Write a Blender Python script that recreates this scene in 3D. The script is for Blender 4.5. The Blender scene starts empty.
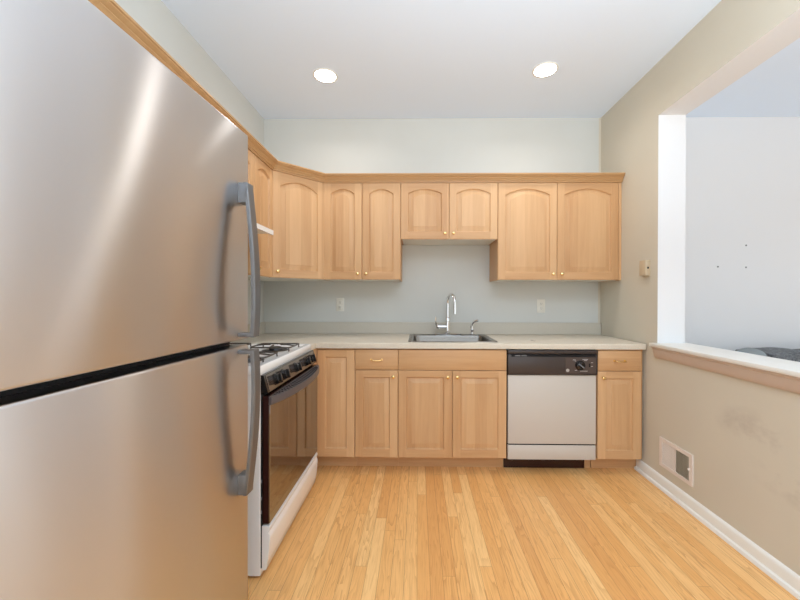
import bpy, bmesh, math, random
from mathutils import Vector, Matrix
random.seed(7)
PI = math.pi
SC = bpy.context.scene
COL = SC.collection

# ------------------------------------------------------------------ camera, world, light, exposure
F_PX, YAW, PITCH, ROLL, SX, SY, CAM_H = 360.89, 0.0139, -0.004, 0.0023, 12.63, -1.66, 1.2374
cy_, sy_, cp_, sp_, cr_, sr_ = math.cos(YAW), math.sin(YAW), math.cos(PITCH), math.sin(PITCH), math.cos(ROLL), math.sin(ROLL)
right = Vector((cy_, sy_, 0)); fwd0 = Vector((-sy_, cy_, 0)); upw = Vector((0, 0, 1))
fwd = cp_ * fwd0 + sp_ * upw; up0 = -sp_ * fwd0 + cp_ * upw
r2 = cr_ * right + sr_ * up0; u2 = -sr_ * right + cr_ * up0
cam_d = bpy.data.cameras.new('camera'); cam = bpy.data.objects.new('camera', cam_d); COL.objects.link(cam)
cam_d.sensor_fit = 'HORIZONTAL'; cam_d.sensor_width = 36.0; cam_d.lens = 36.0 * F_PX / 800.0
cam_d.shift_x = -SX / 800.0; cam_d.shift_y = SY / 800.0
cam_d.clip_start = 0.02
M4 = Matrix((r2, u2, -fwd)).transposed().to_4x4(); M4.translation = Vector((0, 0, CAM_H))
cam.matrix_world = M4
SC.camera = cam

world = bpy.data.worlds.new('world'); SC.world = world; world.use_nodes = True
bg = world.node_tree.nodes['Background']
bg.inputs['Color'].default_value = (0.90, 0.96, 1.0, 1); bg.inputs['Strength'].default_value = 1.6
# added fill light, unseen behind the camera, bounced off the ceiling
fl = bpy.data.lights.new('bounce_fill', 'AREA'); fl.shape = 'DISK'; fl.size = 0.35; fl.energy = 74.0; fl.color = (0.78, 0.90, 1.0); fl.spread = math.radians(130)
flo = bpy.data.objects.new('bounce_fill', fl); COL.objects.link(flo)
flo.location = (0.6, -0.7, 1.5); flo.rotation_euler = (math.radians(180 - 25), 0, 0)
DOWNLIGHT_W, DOWNLIGHT_LENS = 2.8, 18.0
SC.view_settings.view_transform = 'Standard'; SC.view_settings.look = 'None'
SC.view_settings.gamma = 1.0; SC.view_settings.use_curve_mapping = False
SC.view_settings.exposure = 0.24

# ------------------------------------------------------------------ main dimensions (metres)
XL, XR, DB, ZC = -1.355, 1.591, 3.164, 2.798      # left wall, right wall, back wall, ceiling
YN = -2.8                                          # the room is open to daylight behind the camera
YL = 0.47                                          # the left wall ends beside the refrigerator
XR2 = 1.771                                        # far face of the pass-through wall
XF = 5.4                                           # end of the next room

# ------------------------------------------------------------------ material helpers
def srgb(r, g, b):
    f = lambda c: (c / 255 / 12.92) if c / 255 <= 0.04045 else ((c / 255 + 0.055) / 1.055) ** 2.4
    return (f(r), f(g), f(b), 1.0)

class NT:
    def __init__(s, name):
        s.m = bpy.data.materials.new(name); s.m.use_nodes = True
        s.t = s.m.node_tree; s.b = s.t.nodes['Principled BSDF']
    def n(s, typ, ins=None, **props):
        nd = s.t.nodes.new(typ)
        for k, v in props.items(): setattr(nd, k, v)
        for k, v in (ins or {}).items(): s.set(nd.inputs[k], v)
        return nd
    def set(s, sock, v):
        if isinstance(v, bpy.types.NodeSocket): s.t.links.new(v, sock)
        else: sock.default_value = v
    def p(s, **kw):
        for k, v in kw.items(): s.set(s.b.inputs[k.replace('_', ' ')], v)
        return s
    def math(s, op, a, b=0.0, c=None):
        nd = s.n('ShaderNodeMath', operation=op); s.set(nd.inputs[0], a); s.set(nd.inputs[1], b)
        if c is not None: s.set(nd.inputs[2], c)
        return nd.outputs[0]
    def coord(s, which='Object'):
        return s.n('ShaderNodeTexCoord').outputs[which]
    def sep(s, v):
        nd = s.n('ShaderNodeSeparateXYZ', {0: v}); return nd.outputs
    def comb(s, x=0.0, y=0.0, z=0.0):
        return s.n('ShaderNodeCombineXYZ', {0: x, 1: y, 2: z}).outputs[0]
    def scale(s, v, sc):
        nd = s.n('ShaderNodeVectorMath', {0: v, 1: sc}, operation='MULTIPLY'); return nd.outputs[0]
    def add(s, v, w):
        nd = s.n('ShaderNodeVectorMath', {0: v, 1: w}, operation='ADD'); return nd.outputs[0]
    def noise(s, v, scale=1.0, detail=3.0, rough=0.5, dist=0.0):
        nd = s.n('ShaderNodeTexNoise', {'Vector': v, 'Scale': scale, 'Detail': detail, 'Roughness': rough, 'Distortion': dist})
        return nd.outputs['Fac']
    def white(s, v):
        return s.n('ShaderNodeTexWhiteNoise', {'Vector': v}, noise_dimensions='3D').outputs['Value']
    def ramp(s, f, stops):
        nd = s.n('ShaderNodeValToRGB', {'Fac': f}); e = nd.color_ramp.elements
        while len(e) > len(stops): e.remove(e[-1])
        while len(e) < len(stops): e.new(1.0)
        for k, (pos, c) in enumerate(stops): e[k].position = pos; e[k].color = c
        return nd.outputs['Color']
    def maprange(s, v, a, b, c, d):
        return s.n('ShaderNodeMapRange', {0: v, 1: a, 2: b, 3: c, 4: d}).outputs[0]
    def mix(s, f, a, b, mode='MIX'):
        nd = s.n('ShaderNodeMix', data_type='RGBA', blend_type=mode)
        s.set(nd.inputs[0], f); s.set(nd.inputs[6], a); s.set(nd.inputs[7], b)
        return nd.outputs[2]
    def bump(s, h, strength=0.1, dist=0.01):
        nd = s.n('ShaderNodeBump', {'Height': h, 'Strength': strength, 'Distance': dist}); s.set(s.b.inputs['Normal'], nd.outputs[0])
        return s

def plain(name, col, rough=0.5, metal=0.0, spec=0.5, bump=0.0, bscale=200.0):
    t = NT(name); t.p(Base_Color=col, Roughness=rough, Metallic=metal, Specular_IOR_Level=spec)
    if bump: t.bump(t.noise(t.coord(), bscale, 2.0), bump, 0.002)
    return t.m

def maple(name, vertical, light, dark, staves=True):
    t = NT(name); c = t.coord(); o = t.sep(c)
    rnd = t.n('ShaderNodeObjectInfo').outputs['Random']
    a, l = (o[0], o[2]) if vertical else (o[2], o[0])
    r10 = t.math('MULTIPLY', rnd, 37.0)
    v = t.comb(t.math('ADD', t.math('MULTIPLY', a, 26.0), r10), t.math('MULTIPLY', o[1], 26.0), t.math('ADD', t.math('MULTIPLY', l, 1.6), r10))
    g1 = t.noise(v, 1.0, 4.0, 0.55, 0.6)
    v2 = t.comb(t.math('ADD', t.math('MULTIPLY', a, 160.0), r10), o[1], t.math('ADD', t.math('MULTIPLY', l, 7.0), r10))
    g2 = t.noise(v2, 1.0, 2.0, 0.5)
    st = t.math('FLOOR', t.math('ADD', t.math('MULTIPLY', a, 11.5 if staves else 4.0), r10))
    w = t.white(t.comb(st, t.math('FLOOR', r10), 0.0))
    f = t.math('ADD', t.math('ADD', t.math('MULTIPLY', g1, 0.55), t.math('MULTIPLY', g2, 0.2)), t.math('ADD', t.math('MULTIPLY', w, 0.34 if staves else 0.16), t.math('MULTIPLY', rnd, 0.12)))
    mid = tuple((x + y) / 2 for x, y in zip(light, dark))
    col = t.ramp(f, [(0.25, dark), (0.52, mid), (0.85, light)])
    t.p(Base_Color=col, Roughness=0.42, Specular_IOR_Level=0.4)
    return t.m

MAT = {}
ML, MD = srgb(218, 176, 130), srgb(190, 142, 96)
MAT['maple'] = maple('maple', True, ML, MD)
MAT['maple_across'] = maple('maple_across', False, ML, MD, False)
MAT['maple_case'] = maple('maple_case', True, ML, MD, False)
MAT['crown'] = maple('maple_crown', False, srgb(198, 158, 110), srgb(180, 136, 90), False)
MAT['melamine'] = plain('white_melamine', srgb(232, 228, 216), 0.4)
MAT['white_paint'] = plain('white_trim_paint', srgb(235, 232, 224), 0.4)
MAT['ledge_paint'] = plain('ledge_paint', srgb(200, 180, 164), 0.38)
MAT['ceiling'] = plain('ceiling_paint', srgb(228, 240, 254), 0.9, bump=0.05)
MAT['far_wall'] = plain('cool_white_paint', srgb(228, 228, 228), 0.85)
MAT['enamel'] = plain('white_enamel', srgb(240, 236, 232), 0.18)
MAT['appliance_white'] = plain('appliance_white', srgb(204, 195, 184), 0.3)
MAT['bisque'] = plain('bisque_plastic', srgb(200, 180, 150), 0.5)
MAT['outlet_white'] = plain('outlet_white', srgb(226, 222, 210), 0.4)
MAT['black_gloss'] = plain('black_gloss', srgb(22, 18, 17), 0.12)
MAT['black_plastic'] = plain('black_plastic', srgb(38, 33, 32), 0.35)
MAT['brown_black'] = plain('brown_black_panel', srgb(62, 52, 49), 0.3)
MAT['dial_plate'] = plain('dial_plate', srgb(80, 66, 60), 0.35)
MAT['maroon_black'] = plain('door_edge_enamel', srgb(48, 18, 14), 0.25)
MAT['handle_black'] = plain('oven_handle_plastic', srgb(86, 78, 77), 0.35)
MAT['dark'] = plain('dark_void', srgb(14, 12, 12), 0.9)
MAT['rubber'] = plain('rubber_gasket', srgb(26, 25, 26), 0.7)
MAT['iron'] = plain('cast_iron', srgb(84, 76, 68), 0.5, 0.2)
MAT['chrome'] = plain('chrome', (0.82, 0.82, 0.82, 1), 0.08, 1.0)
MAT['brass'] = plain('brass', srgb(238, 208, 148), 0.25, 1.0)
MAT['mark_white'] = plain('printed_marks', srgb(190, 184, 178), 0.5)
MAT['handle_metal'] = plain('grey_satin_metal', srgb(122, 122, 123), 0.4, 0.75)
MAT['fridge_side'] = plain('fridge_side_grey', srgb(150, 150, 152), 0.5, 0.1)
MAT['vent_paint'] = plain('vent_paint', srgb(226, 214, 203), 0.4)
MAT['vent_back'] = plain('vent_backing', srgb(176, 168, 146), 0.7)
MAT['smoke_lens'] = plain('grey_mark', srgb(120, 120, 122), 0.6)

t = NT('oven_glass'); t.p(Base_Color=srgb(40, 24, 18), Roughness=0.04, IOR=4.0, Specular_IOR_Level=0.5); MAT['oven_glass'] = t.m
t = NT('panel_glass'); t.p(Base_Color=srgb(66, 54, 48), Roughness=0.1, IOR=2.0, Specular_IOR_Level=0.8); MAT['panel_glass'] = t.m

t = NT('lamp_lens'); t.p(Base_Color=(1, 1, 1, 1), Roughness=0.5)
t.b.inputs['Emission Color'].default_value = (1.0, 0.93, 0.84, 1); t.b.inputs['Emission Strength'].default_value = DOWNLIGHT_LENS; MAT['lens'] = t.m

t = NT('brushed_steel')                      # brush lines run across the door
c = t.coord(); o = t.sep(c)
br = t.noise(t.comb(t.math('MULTIPLY', o[0], 3.0), o[1], t.math('MULTIPLY', o[2], 900.0)), 1.0, 2.0)
tan = t.n('ShaderNodeTangent', direction_type='UV_MAP', uv_map='UVMap')
gl = t.n('ShaderNodeBsdfAnisotropic', {'Color': srgb(228, 226, 226), 'Roughness': t.maprange(br, 0, 1, 0.31, 0.33), 'Anisotropy': -0.72, 'Tangent': tan.outputs[0]}, distribution='GGX')
t.t.links.new(gl.outputs[0], t.t.nodes['Material Output'].inputs['Surface'])
MAT['steel'] = t.m
t = NT('sink_steel'); c = t.coord(); o = t.sep(c)
br = t.noise(t.comb(t.math('MULTIPLY', o[0], 4.0), t.math('MULTIPLY', o[1], 300.0), o[2]), 1.0, 2.0)
t.p(Base_Color=srgb(142, 138, 133), Metallic=1.0, Roughness=t.maprange(br, 0, 1, 0.2, 0.36)); MAT['sink_steel'] = t.m

t = NT('kitchen_wall_paint'); c = t.coord(); o = t.sep(c)
big = t.noise(c, 1.3, 3.0, 0.5)
col = t.mix(t.maprange(big, 0.3, 0.7, 0.0, 1.0), srgb(210, 210, 204), srgb(204, 203, 196))
def blob(t, o, y0, z0, sy, sz):               # soft oval of wear on the paint, at its own place on the wall
    a = t.math('POWER', t.math('DIVIDE', t.math('SUBTRACT', o[1], y0), sy), 2.0)
    b = t.math('POWER', t.math('DIVIDE', t.math('SUBTRACT', o[2], z0), sz), 2.0)
    return t.math('MAXIMUM', t.math('SUBTRACT', 1.0, t.math('ADD', a, b)), 0.0)
sm = t.math('MULTIPLY', t.math('ADD', blob(t, o, 1.72, 0.60, 0.24, 0.12), t.math('MULTIPLY', blob(t, o, 1.5, 0.44, 0.3, 0.1), 0.8)), t.maprange(t.noise(t.scale(c, (1, 6, 9)), 1.0, 4.0, 0.6), 0.4, 0.66, 0.0, 0.6))
only_side = t.math('GREATER_THAN', o[0], XR - 0.02)
col = t.mix(t.math('MULTIPLY', sm, only_side), col, srgb(166, 158, 152))
col = t.mix(only_side, col, t.mix(1.0, col, srgb(255, 245, 230), 'MULTIPLY'))      # same paint; warmer light on the right wall is put into its colour
t.p(Base_Color=col, Roughness=0.75, Specular_IOR_Level=0.3).bump(t.noise(c, 140.0, 2.0), 0.04, 0.002); MAT['wall'] = t.m

t = NT('laminate'); c = t.coord(); o = t.sep(c)
sp = t.noise(c, 160.0, 3.0, 0.7); cl = t.noise(c, 9.0, 3.0, 0.6)
col = t.mix(t.maprange(sp, 0.3, 0.7, 0, 1), srgb(205, 192, 172), srgb(222, 211, 193))
col = t.mix(t.maprange(cl, 0.45, 0.75, 0, 0.25), col, srgb(196, 182, 160))
mk = t.math('MULTIPLY', t.math('MAXIMUM', t.math('SUBTRACT', 1.0, t.math('ADD', t.math('POWER', t.math('DIVIDE', t.math('SUBTRACT', o[0], 0.86), 0.022), 2.0), t.math('POWER', t.math('DIVIDE', t.math('SUBTRACT', o[1], 2.70), 0.05), 2.0))), 0.0), t.maprange(t.noise(c, 60.0, 2.0), 0.45, 0.55, 0, 1.0))
col = t.mix(mk, col, srgb(120, 92, 80))
t.p(Base_Color=col, Roughness=0.38, Specular_IOR_Level=0.4); MAT['laminate'] = t.m
t = NT('laminate_splash'); c = t.coord(); o = t.sep(c)
sp = t.noise(c, 160.0, 3.0, 0.7)
col = t.mix(t.maprange(sp, 0.3, 0.7, 0, 1), srgb(192, 184, 168), srgb(205, 197, 182))
t.p(Base_Color=col, Roughness=0.45); MAT['splash'] = t.m

t = NT('oak_strip_floor'); c = t.coord(); o = t.sep(c)
PW = 0.0572
row = t.math('FLOOR', t.math('DIVIDE', o[0], PW))
off = t.math('MULTIPLY', t.white(t.comb(row, 3.0, 0.0)), 5.0)
ly = t.math('ADD', o[1], off)
seg = t.math('FLOOR', t.math('DIVIDE', ly, t.math('ADD', 0.8, t.math('MULTIPLY', t.white(t.comb(row, 9.0, 1.0)), 1.0))))
rv = t.white(t.comb(row, seg, 5.0)); rv2 = t.white(t.comb(row, seg, 11.0))
gx = t.math('ADD', t.math('MULTIPLY', o[0], 30.0), t.math('MULTIPLY', rv, 91.0))
gy = t.math('ADD', t.math('MULTIPLY', o[1], 2.2), t.math('MULTIPLY', rv2, 53.0))
gv = t.comb(gx, gy, t.math('MULTIPLY', rv, 17.0))
lowf = t.noise(gv, 0.8, 2.0, 0.5, 0.4)
ring = t.math('FRACT', t.math('MULTIPLY', lowf, 9.0))
ring = t.math('POWER', ring, 2.5)
pore = t.noise(t.comb(t.math('MULTIPLY', gx, 7.0), t.math('MULTIPLY', gy, 4.0), 0.0), 1.0, 2.0, 0.6)
base = t.ramp(rv, [(0.0, srgb(226, 164, 98)), (0.3, srgb(236, 177, 109)), (0.65, srgb(241, 186, 119)), (1.0, srgb(246, 198, 133))])
col = t.mix(t.math('MULTIPLY', ring, t.maprange(rv2, 0, 1, 0.25, 0.62)), base, srgb(192, 128, 68))
col = t.mix(t.maprange(pore, 0.5, 0.8, 0.0, 0.4), col, srgb(190, 128, 72))
fx = t.math('FRACT', t.math('DIVIDE', o[0], PW))
gap = t.math('LESS_THAN', t.math('ABSOLUTE', t.math('SUBTRACT', fx, 0.5)), 0.482)
sl = t.math('ADD', 0.8, t.math('MULTIPLY', t.white(t.comb(row, 9.0, 1.0)), 1.0))
fy = t.math('MULTIPLY', t.math('FRACT', t.math('DIVIDE', ly, sl)), sl)
gap2 = t.math('GREATER_THAN', fy, 0.0018)
solid = t.math('MULTIPLY', gap, gap2)
col = t.mix(t.math('MULTIPLY', t.math('SUBTRACT', 1.0, solid), 0.55), col, srgb(140, 84, 42))
t.p(Base_Color=col, Roughness=t.maprange(pore, 0, 1, 0.26, 0.38), Specular_IOR_Level=0.45)
t.bump(solid, 0.15, 0.002); MAT['floor'] = t.m

t = NT('grey_woven_throw'); c = t.coord()
n1 = t.noise(c, 55.0, 3.0, 0.7); n2 = t.noise(c, 9.0, 3.0, 0.6)
t.p(Base_Color=t.mix(t.maprange(t.math('ADD', t.math('MULTIPLY', n1, 0.6), t.math('MULTIPLY', n2, 0.4)), 0.35, 0.65, 0, 1), srgb(72, 74, 76), srgb(140, 142, 144)), Roughness=0.95).bump(n1, 0.5, 0.01); MAT['throw'] = t.m
MAT['sofa_cloth'] = plain('sofa_cloth', srgb(112, 116, 117), 0.95, bump=0.3, bscale=300)
MAT['pillow_cloth'] = plain('pillow_cloth', srgb(140, 146, 146), 0.95, bump=0.3, bscale=300)

# ------------------------------------------------------------------ mesh helpers
def newbm(): return bmesh.new()

def sharpen(bm, ang=0.6):
    bmesh.ops.recalc_face_normals(bm, faces=bm.faces[:])
    for f in bm.faces: f.smooth = True
    for e in bm.edges:
        e.smooth = len(e.link_faces) == 2 and e.calc_face_angle(0.0) < ang

def obj(name, bm, mats, parent=None, loc=(0, 0, 0), rotz=0.0, ang=0.6, uv=False):
    sharpen(bm, ang)
    me = bpy.data.meshes.new(name)
    if uv:
        lay = bm.loops.layers.uv.new('UVMap')
        for f in bm.faces:
            for l in f.loops:
                p = l.vert.co; l[lay].uv = (p.z, p.x + p.y)
    bm.to_mesh(me); bm.free()
    for m in (mats if isinstance(mats, (list, tuple)) else [mats]): me.materials.append(MAT[m])
    o = bpy.data.objects.new(name, me); COL.objects.link(o)
    o.location = loc; o.rotation_euler = (0, 0, rotz)
    if parent: o.parent = parent
    return o

def tag(o, label, cat, group=None):
    o['label'] = label; o['category'] = cat
    if group: o['group'] = group
    return o

def thing(name, label, cat, loc=(0, 0, 0), rotz=0.0, group=None):
    o = bpy.data.objects.new(name, None); COL.objects.link(o); o.empty_display_size = 0.1
    o.location = loc; o.rotation_euler = (0, 0, rotz)
    return tag(o, label, cat, group)

def struct(name, bm, mats, label=None):
    o = obj(name, bm, mats); o['kind'] = 'structure'
    if label: o['label'] = label
    return o

def box(bm, x0, x1, y0, y1, z0, z1, bev=0.0, seg=2, mi=0):
    r = bmesh.ops.create_cube(bm, size=1.0, matrix=Matrix.Translation(((x0 + x1) / 2, (y0 + y1) / 2, (z0 + z1) / 2)) @ Matrix.Diagonal((abs(x1 - x0), abs(y1 - y0), abs(z1 - z0), 1)))
    vs = r['verts']; es = list({e for v in vs for e in v.link_edges})
    for f in {f for v in vs for f in v.link_faces}: f.material_index = mi
    if bev:
        bmesh.ops.bevel(bm, geom=es, offset=bev, segments=seg, profile=0.5, affect='EDGES')
    return bm

def prism(bm, pts, axis, a, b, mi=0):
    """pts: polygon in the two other axes (in xyz order); extruded along axis from a to b"""
    def mk(p, h):
        l = list(p); l.insert('xyz'.index(axis), h); return bm.verts.new(l)
    A = [mk(p, a) for p in pts]; B = [mk(p, b) for p in pts]; n = len(pts)
    fs = [bm.faces.new(A), bm.faces.new(B[::-1])]
    for i in range(n): fs.append(bm.faces.new((A[i], A[(i + 1) % n], B[(i + 1) % n], B[i])))
    for f in fs: f.material_index = mi
    return bm

def lathe(bm, prof, base=(0, 0, 0), axis=(0, 0, 1), seg=24, mi=0, cap=True):
    """prof: [(radius, height)] along axis from base"""
    q = Vector((0, 0, 1)).rotation_difference(Vector(axis).normalized()); base = Vector(base); rings = []
    for r, h in prof:
        if r < 1e-6: rings.append([bm.verts.new(base + q @ Vector((0, 0, h)))]); continue
        rings.append([bm.verts.new(base + q @ Vector((r * math.cos(2 * PI * k / seg), r * math.sin(2 * PI * k / seg), h))) for k in range(seg)])
    for A, B in zip(rings, rings[1:]):
        for k in range(seg):
            k2 = (k + 1) % seg
            if len(A) == 1 and len(B) == 1: continue
            if len(A) == 1: f = bm.faces.new((A[0], B[k], B[k2]))
            elif len(B) == 1: f = bm.faces.new((A[k], A[k2], B[0]))
            else: f = bm.faces.new((A[k], A[k2], B[k2], B[k]))
            f.material_index = mi
    if cap:
        for R in (rings[0], rings[-1]):
            if len(R) > 2: bm.faces.new(R).material_index = mi
    return bm

def tube(bm, pts, rad, seg=10, closed=False, cap=True, mi=0):
    pts = [Vector(p) for p in pts]; n = len(pts); rings = []
    rads = rad if isinstance(rad, (list, tuple)) else [rad] * n
    prev = None
    for i, p in enumerate(pts):
        a = pts[(i - 1) % n] if (closed or i > 0) else p; b = pts[(i + 1) % n] if (closed or i < n - 1) else p
        d = (b - a).normalized()
        if prev is None:
            s = d.cross(Vector((0, 0, 1)))
            if s.length < 1e-3: s = d.cross(Vector((1, 0, 0)))
            s.normalize()
        else:
            s = prev - d * prev.dot(d); s.normalize()
        prev = s; u = d.cross(s)
        rings.append([bm.verts.new(p + rads[i] * (math.cos(2 * PI * k / seg) * s + math.sin(2 * PI * k / seg) * u)) for k in range(seg)])
    m = n if closed else n - 1
    for i in range(m):
        A, B = rings[i], rings[(i + 1) % n]
        for k in range(seg): bm.faces.new((A[k], A[(k + 1) % seg], B[(k + 1) % seg], B[k])).material_index = mi
    if cap and not closed:
        bm.faces.new(rings[0]); bm.faces.new(rings[-1][::-1])
    return bm

def cells(bm, us, vs, inc, mk, a, b):
    """slab in the (u,v) plane made of included cells, thickness a..b; mk(u,v,h)->xyz"""
    inc = {(i, j) for i in range(len(us) - 1) for j in range(len(vs) - 1) if inc((us[i] + us[i + 1]) / 2, (vs[j] + vs[j + 1]) / 2)}
    V = {}
    def vert(i, j, h):
        k = (i, j, h)
        if k not in V: V[k] = bm.verts.new(mk(us[i], vs[j], h))
        return V[k]
    for (i, j) in inc:
        for h in (a, b): bm.faces.new([vert(i, j, h), vert(i + 1, j, h), vert(i + 1, j + 1, h), vert(i, j + 1, h)])
        for (di, dj, e) in ((-1, 0, ((0, 0), (0, 1))), (1, 0, ((1, 0), (1, 1))), (0, -1, ((0, 0), (1, 0))), (0, 1, ((0, 1), (1, 1)))):
            if (i + di, j + dj) not in inc:
                (p, q), (r, s) = e
                bm.faces.new([vert(i + p, j + q, a), vert(i + r, j + s, a), vert(i + r, j + s, b), vert(i + p, j + q, b)])
    bmesh.ops.recalc_face_normals(bm, faces=bm.faces[:])
    bmesh.ops.dissolve_limit(bm, angle_limit=0.01, verts=bm.verts[:], edges=bm.edges[:])
    return bm

def copy_tree(o, parent=None):
    c = o.copy(); COL.objects.link(c)
    if parent: c.parent = parent
    for ch in list(o.children): copy_tree(ch, c)
    return c

# ------------------------------------------------------------------ the room
bm = newbm(); box(bm, XL - 0.2, XF + 0.2, YN, DB + 0.2, -0.08, 0.0); struct('floor', bm, 'floor')
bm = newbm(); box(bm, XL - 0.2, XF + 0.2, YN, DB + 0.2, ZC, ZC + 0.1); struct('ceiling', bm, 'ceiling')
bm = newbm(); box(bm, XL - 0.15, XL, YL, DB + 0.15, 0.0, ZC); struct('wall_left', bm, 'wall')
bm = newbm(); box(bm, XL - 0.15, XR + 0.0001, DB, DB + 0.15, 0.0, ZC); struct('wall_back', bm, 'wall')
bm = newbm(); box(bm, XR, XF, DB, DB + 0.15, 0.0, ZC); struct('wall_back_far', bm, 'far_wall')
OY0, OY1, OZ0, OZ1 = -0.75, 2.415, 0.905, 2.445       # the pass-through opening
bm = newbm()
cells(bm, [YN, OY0, OY1, DB], [0.0, OZ0, OZ1, ZC], lambda u, v: not (OY0 < u < OY1 and OZ0 < v < OZ1), lambda u, v, h: (h, u, v), XR, XR2)
for f in bm.faces: f.material_index = 0 if f.calc_center_median().x < XR + 0.001 else 1
struct('wall_right', bm, ['wall', 'far_wall'])
bm = newbm(); box(bm, 2.6, XF + 0.15, YN - 0.15, YN, 0.0, ZC); struct('wall_daylight_block', bm, 'far_wall')  # unseen wall, added to cut the daylight in the next room
# baseboard: tall board with a rounded cap and a shoe moulding
def baseboard(bm, y0, y1):
    p = [(XR, 0), (XR - 0.028, 0), (XR - 0.028, 0.010), (XR - 0.024, 0.018), (XR - 0.014, 0.022), (XR - 0.013, 0.062), (XR - 0.011, 0.071), (XR - 0.005, 0.079), (XR, 0.081)]
    prism(bm, [(a, c) for a, c in p], 'y', y0, y1)
bm = newbm(); baseboard(bm, YN, 2.62); struct('baseboard_right', bm, 'white_paint', 'white baseboard along the right wall')
# the ledge of the pass-through: flat cap with a moulding under its kitchen edge
bm = newbm()
box(bm, XR - 0.041, XR2 + 0.03, OY0 - 0.02, 2.440, 0.912, 0.9355, 0.005)
struct('trim_1', bm, 'white_paint', 'white ledge capping the half wall')
bm = newbm()
p = [(XR, 0.912), (XR - 0.033, 0.912), (XR - 0.033, 0.903), (XR - 0.026, 0.897), (XR - 0.024, 0.878), (XR - 0.017, 0.862), (XR - 0.015, 0.846), (XR - 0.008, 0.838), (XR, 0.836)]
prism(bm, p, 'y', OY0, 2.425); struct('trim_2', bm, 'ledge_paint', 'moulding under the kitchen edge of the ledge')

# ------------------------------------------------------------------ cabinets
def door_bm(w, h, arch=0.0, sw=0.056, rb=0.058, rt=0.048, t=0.02, N=18):
    """raised-panel door: x -w/2..w/2, z 0..h, front at y=0; slot 0 upright grain, slot 1 cross grain"""
    bm = newbm(); c = 0.003; W, H = w / 2, h
    def V(x, y, z): return bm.verts.new((x, y, z))
    def Q(*vs, mi=0): bm.faces.new(vs).material_index = mi
    xo = W - sw; zs = H - rt - arch
    def loop(d, y):
        L = [(-xo + d, rb + d), (xo - d, rb + d)]
        for k in range(N + 1):
            x = (xo - d) * (1 - 2 * k / N); s = x / (xo - d)
            L.append((x, zs - d + arch * (1 - s * s) if arch else H - rt - d))
        return [V(x, y, z) for x, z in L]
    lv = [(0, 0), (0.002, 0.006), (0.004, 0.0105), (0.008, 0.012), (0.040, 0.0025), (0.0405, 0.0005)]
    L = [loop(d, y) for d, y in lv]
    for A, B in zip(L, L[1:]):
        n = len(A)
        for k in range(n): Q(A[k], A[(k + 1) % n], B[(k + 1) % n], B[k])
    bm.faces.new(L[-1])
    a = L[0]
    # frame front
    BL, BR, TL, TR = V(-W + c, 0, c), V(W - c, 0, c), V(-W + c, 0, H - c), V(W - c, 0, H - c)
    bxl, bxr, txl, txr = V(-xo, 0, c), V(xo, 0, c), V(-xo, 0, H - c), V(xo, 0, H - c)
    Q(BL, bxl, a[0], a[-1], txl, TL); Q(bxr, BR, TR, txr, a[2], a[1])
    Q(bxl, bxr, a[1], a[0], mi=1)
    top = [txr] + [V(a[2 + k].co.x, 0, H - c) for k in range(1, N)] + [txl]
    for k in range(N): Q(a[2 + k], a[3 + k], top[k + 1], top[k], mi=1)
    o = [V(-W, c, 0), V(W, c, 0), V(W, c, H), V(-W, c, H)]; b = [V(-W, t, 0), V(W, t, 0), V(W, t, H), V(-W, t, H)]
    i = [BL, BR, TR, TL]
    for k in range(4):
        k2 = (k + 1) % 4; Q(i[k], i[k2], o[k2], o[k]); Q(o[k], o[k2], b[k2], b[k])
    Q(*b)
    return bm

KNOB = [(0.0, 0.0), (0.007, 0.0), (0.0055, 0.003), (0.0045, 0.010), (0.006, 0.013), (0.0115, 0.017), (0.013, 0.021), (0.0115, 0.025), (0.006, 0.0275), (0.0, 0.028)]
def knob(parent, x, z):
    bm = newbm(); lathe(bm, KNOB, (0, 0, 0), (0, -1, 0), 16, cap=False)
    return obj('knob', bm, 'brass', parent, (x, 0, z))

def door(parent, x0, x1, z0, z1, arch=0.0, kn=None, y=-0.02, **kw):
    """kn: (side 'l'/'r', 't'/'b')"""
    w = x1 - x0 - 0.003; h = z1 - z0
    d = obj('door', door_bm(w, h, arch, **kw), ['maple', 'maple_across'], parent, ((x0 + x1) / 2, y, z0), ang=0.5)
    if kn:
        knob(d, (-1 if kn[0] == 'l' else 1) * (w / 2 - 0.032), h - 0.042 if kn[1] == 't' else 0.045)
    return d

def slab_front(bm, x0, x1, z0, z1, y0=-0.02, y1=0.0): return box(bm, x0, x1, y0, y1, z0, z1, 0.0025, 1)

def drawer(parent, x0, x1, z0, z1, pull=True, name='drawer'):
    w = x1 - x0 - 0.003; h = z1 - z0
    bm = newbm(); box(bm, -w / 2, w / 2, 0, 0.02, 0, h, 0.003, 2)
    d = obj(name, bm, 'maple_across', parent, ((x0 + x1) / 2, -0.02, z0))
    if pull:
        bm = newbm()
        tube(bm, [(-0.036, 0, 0), (-0.036, -0.014, -0.001), (-0.033, -0.021, -0.002), (-0.02, -0.024, -0.003), (0, -0.025, -0.003), (0.02, -0.024, -0.003), (0.033, -0.021, -0.002), (0.036, -0.014, -0.001), (0.036, 0, 0)], 0.0042, 10)
        for s in (-1, 1): lathe(bm, [(0.0, -0.003), (0.008, -0.003), (0.008, 0), (0.0, 0)], (s * 0.036, 0, 0), (0, 1, 0), 12, cap=False)
        obj('pull', bm, 'brass', d, (0, 0, h / 2))
    return d

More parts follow.
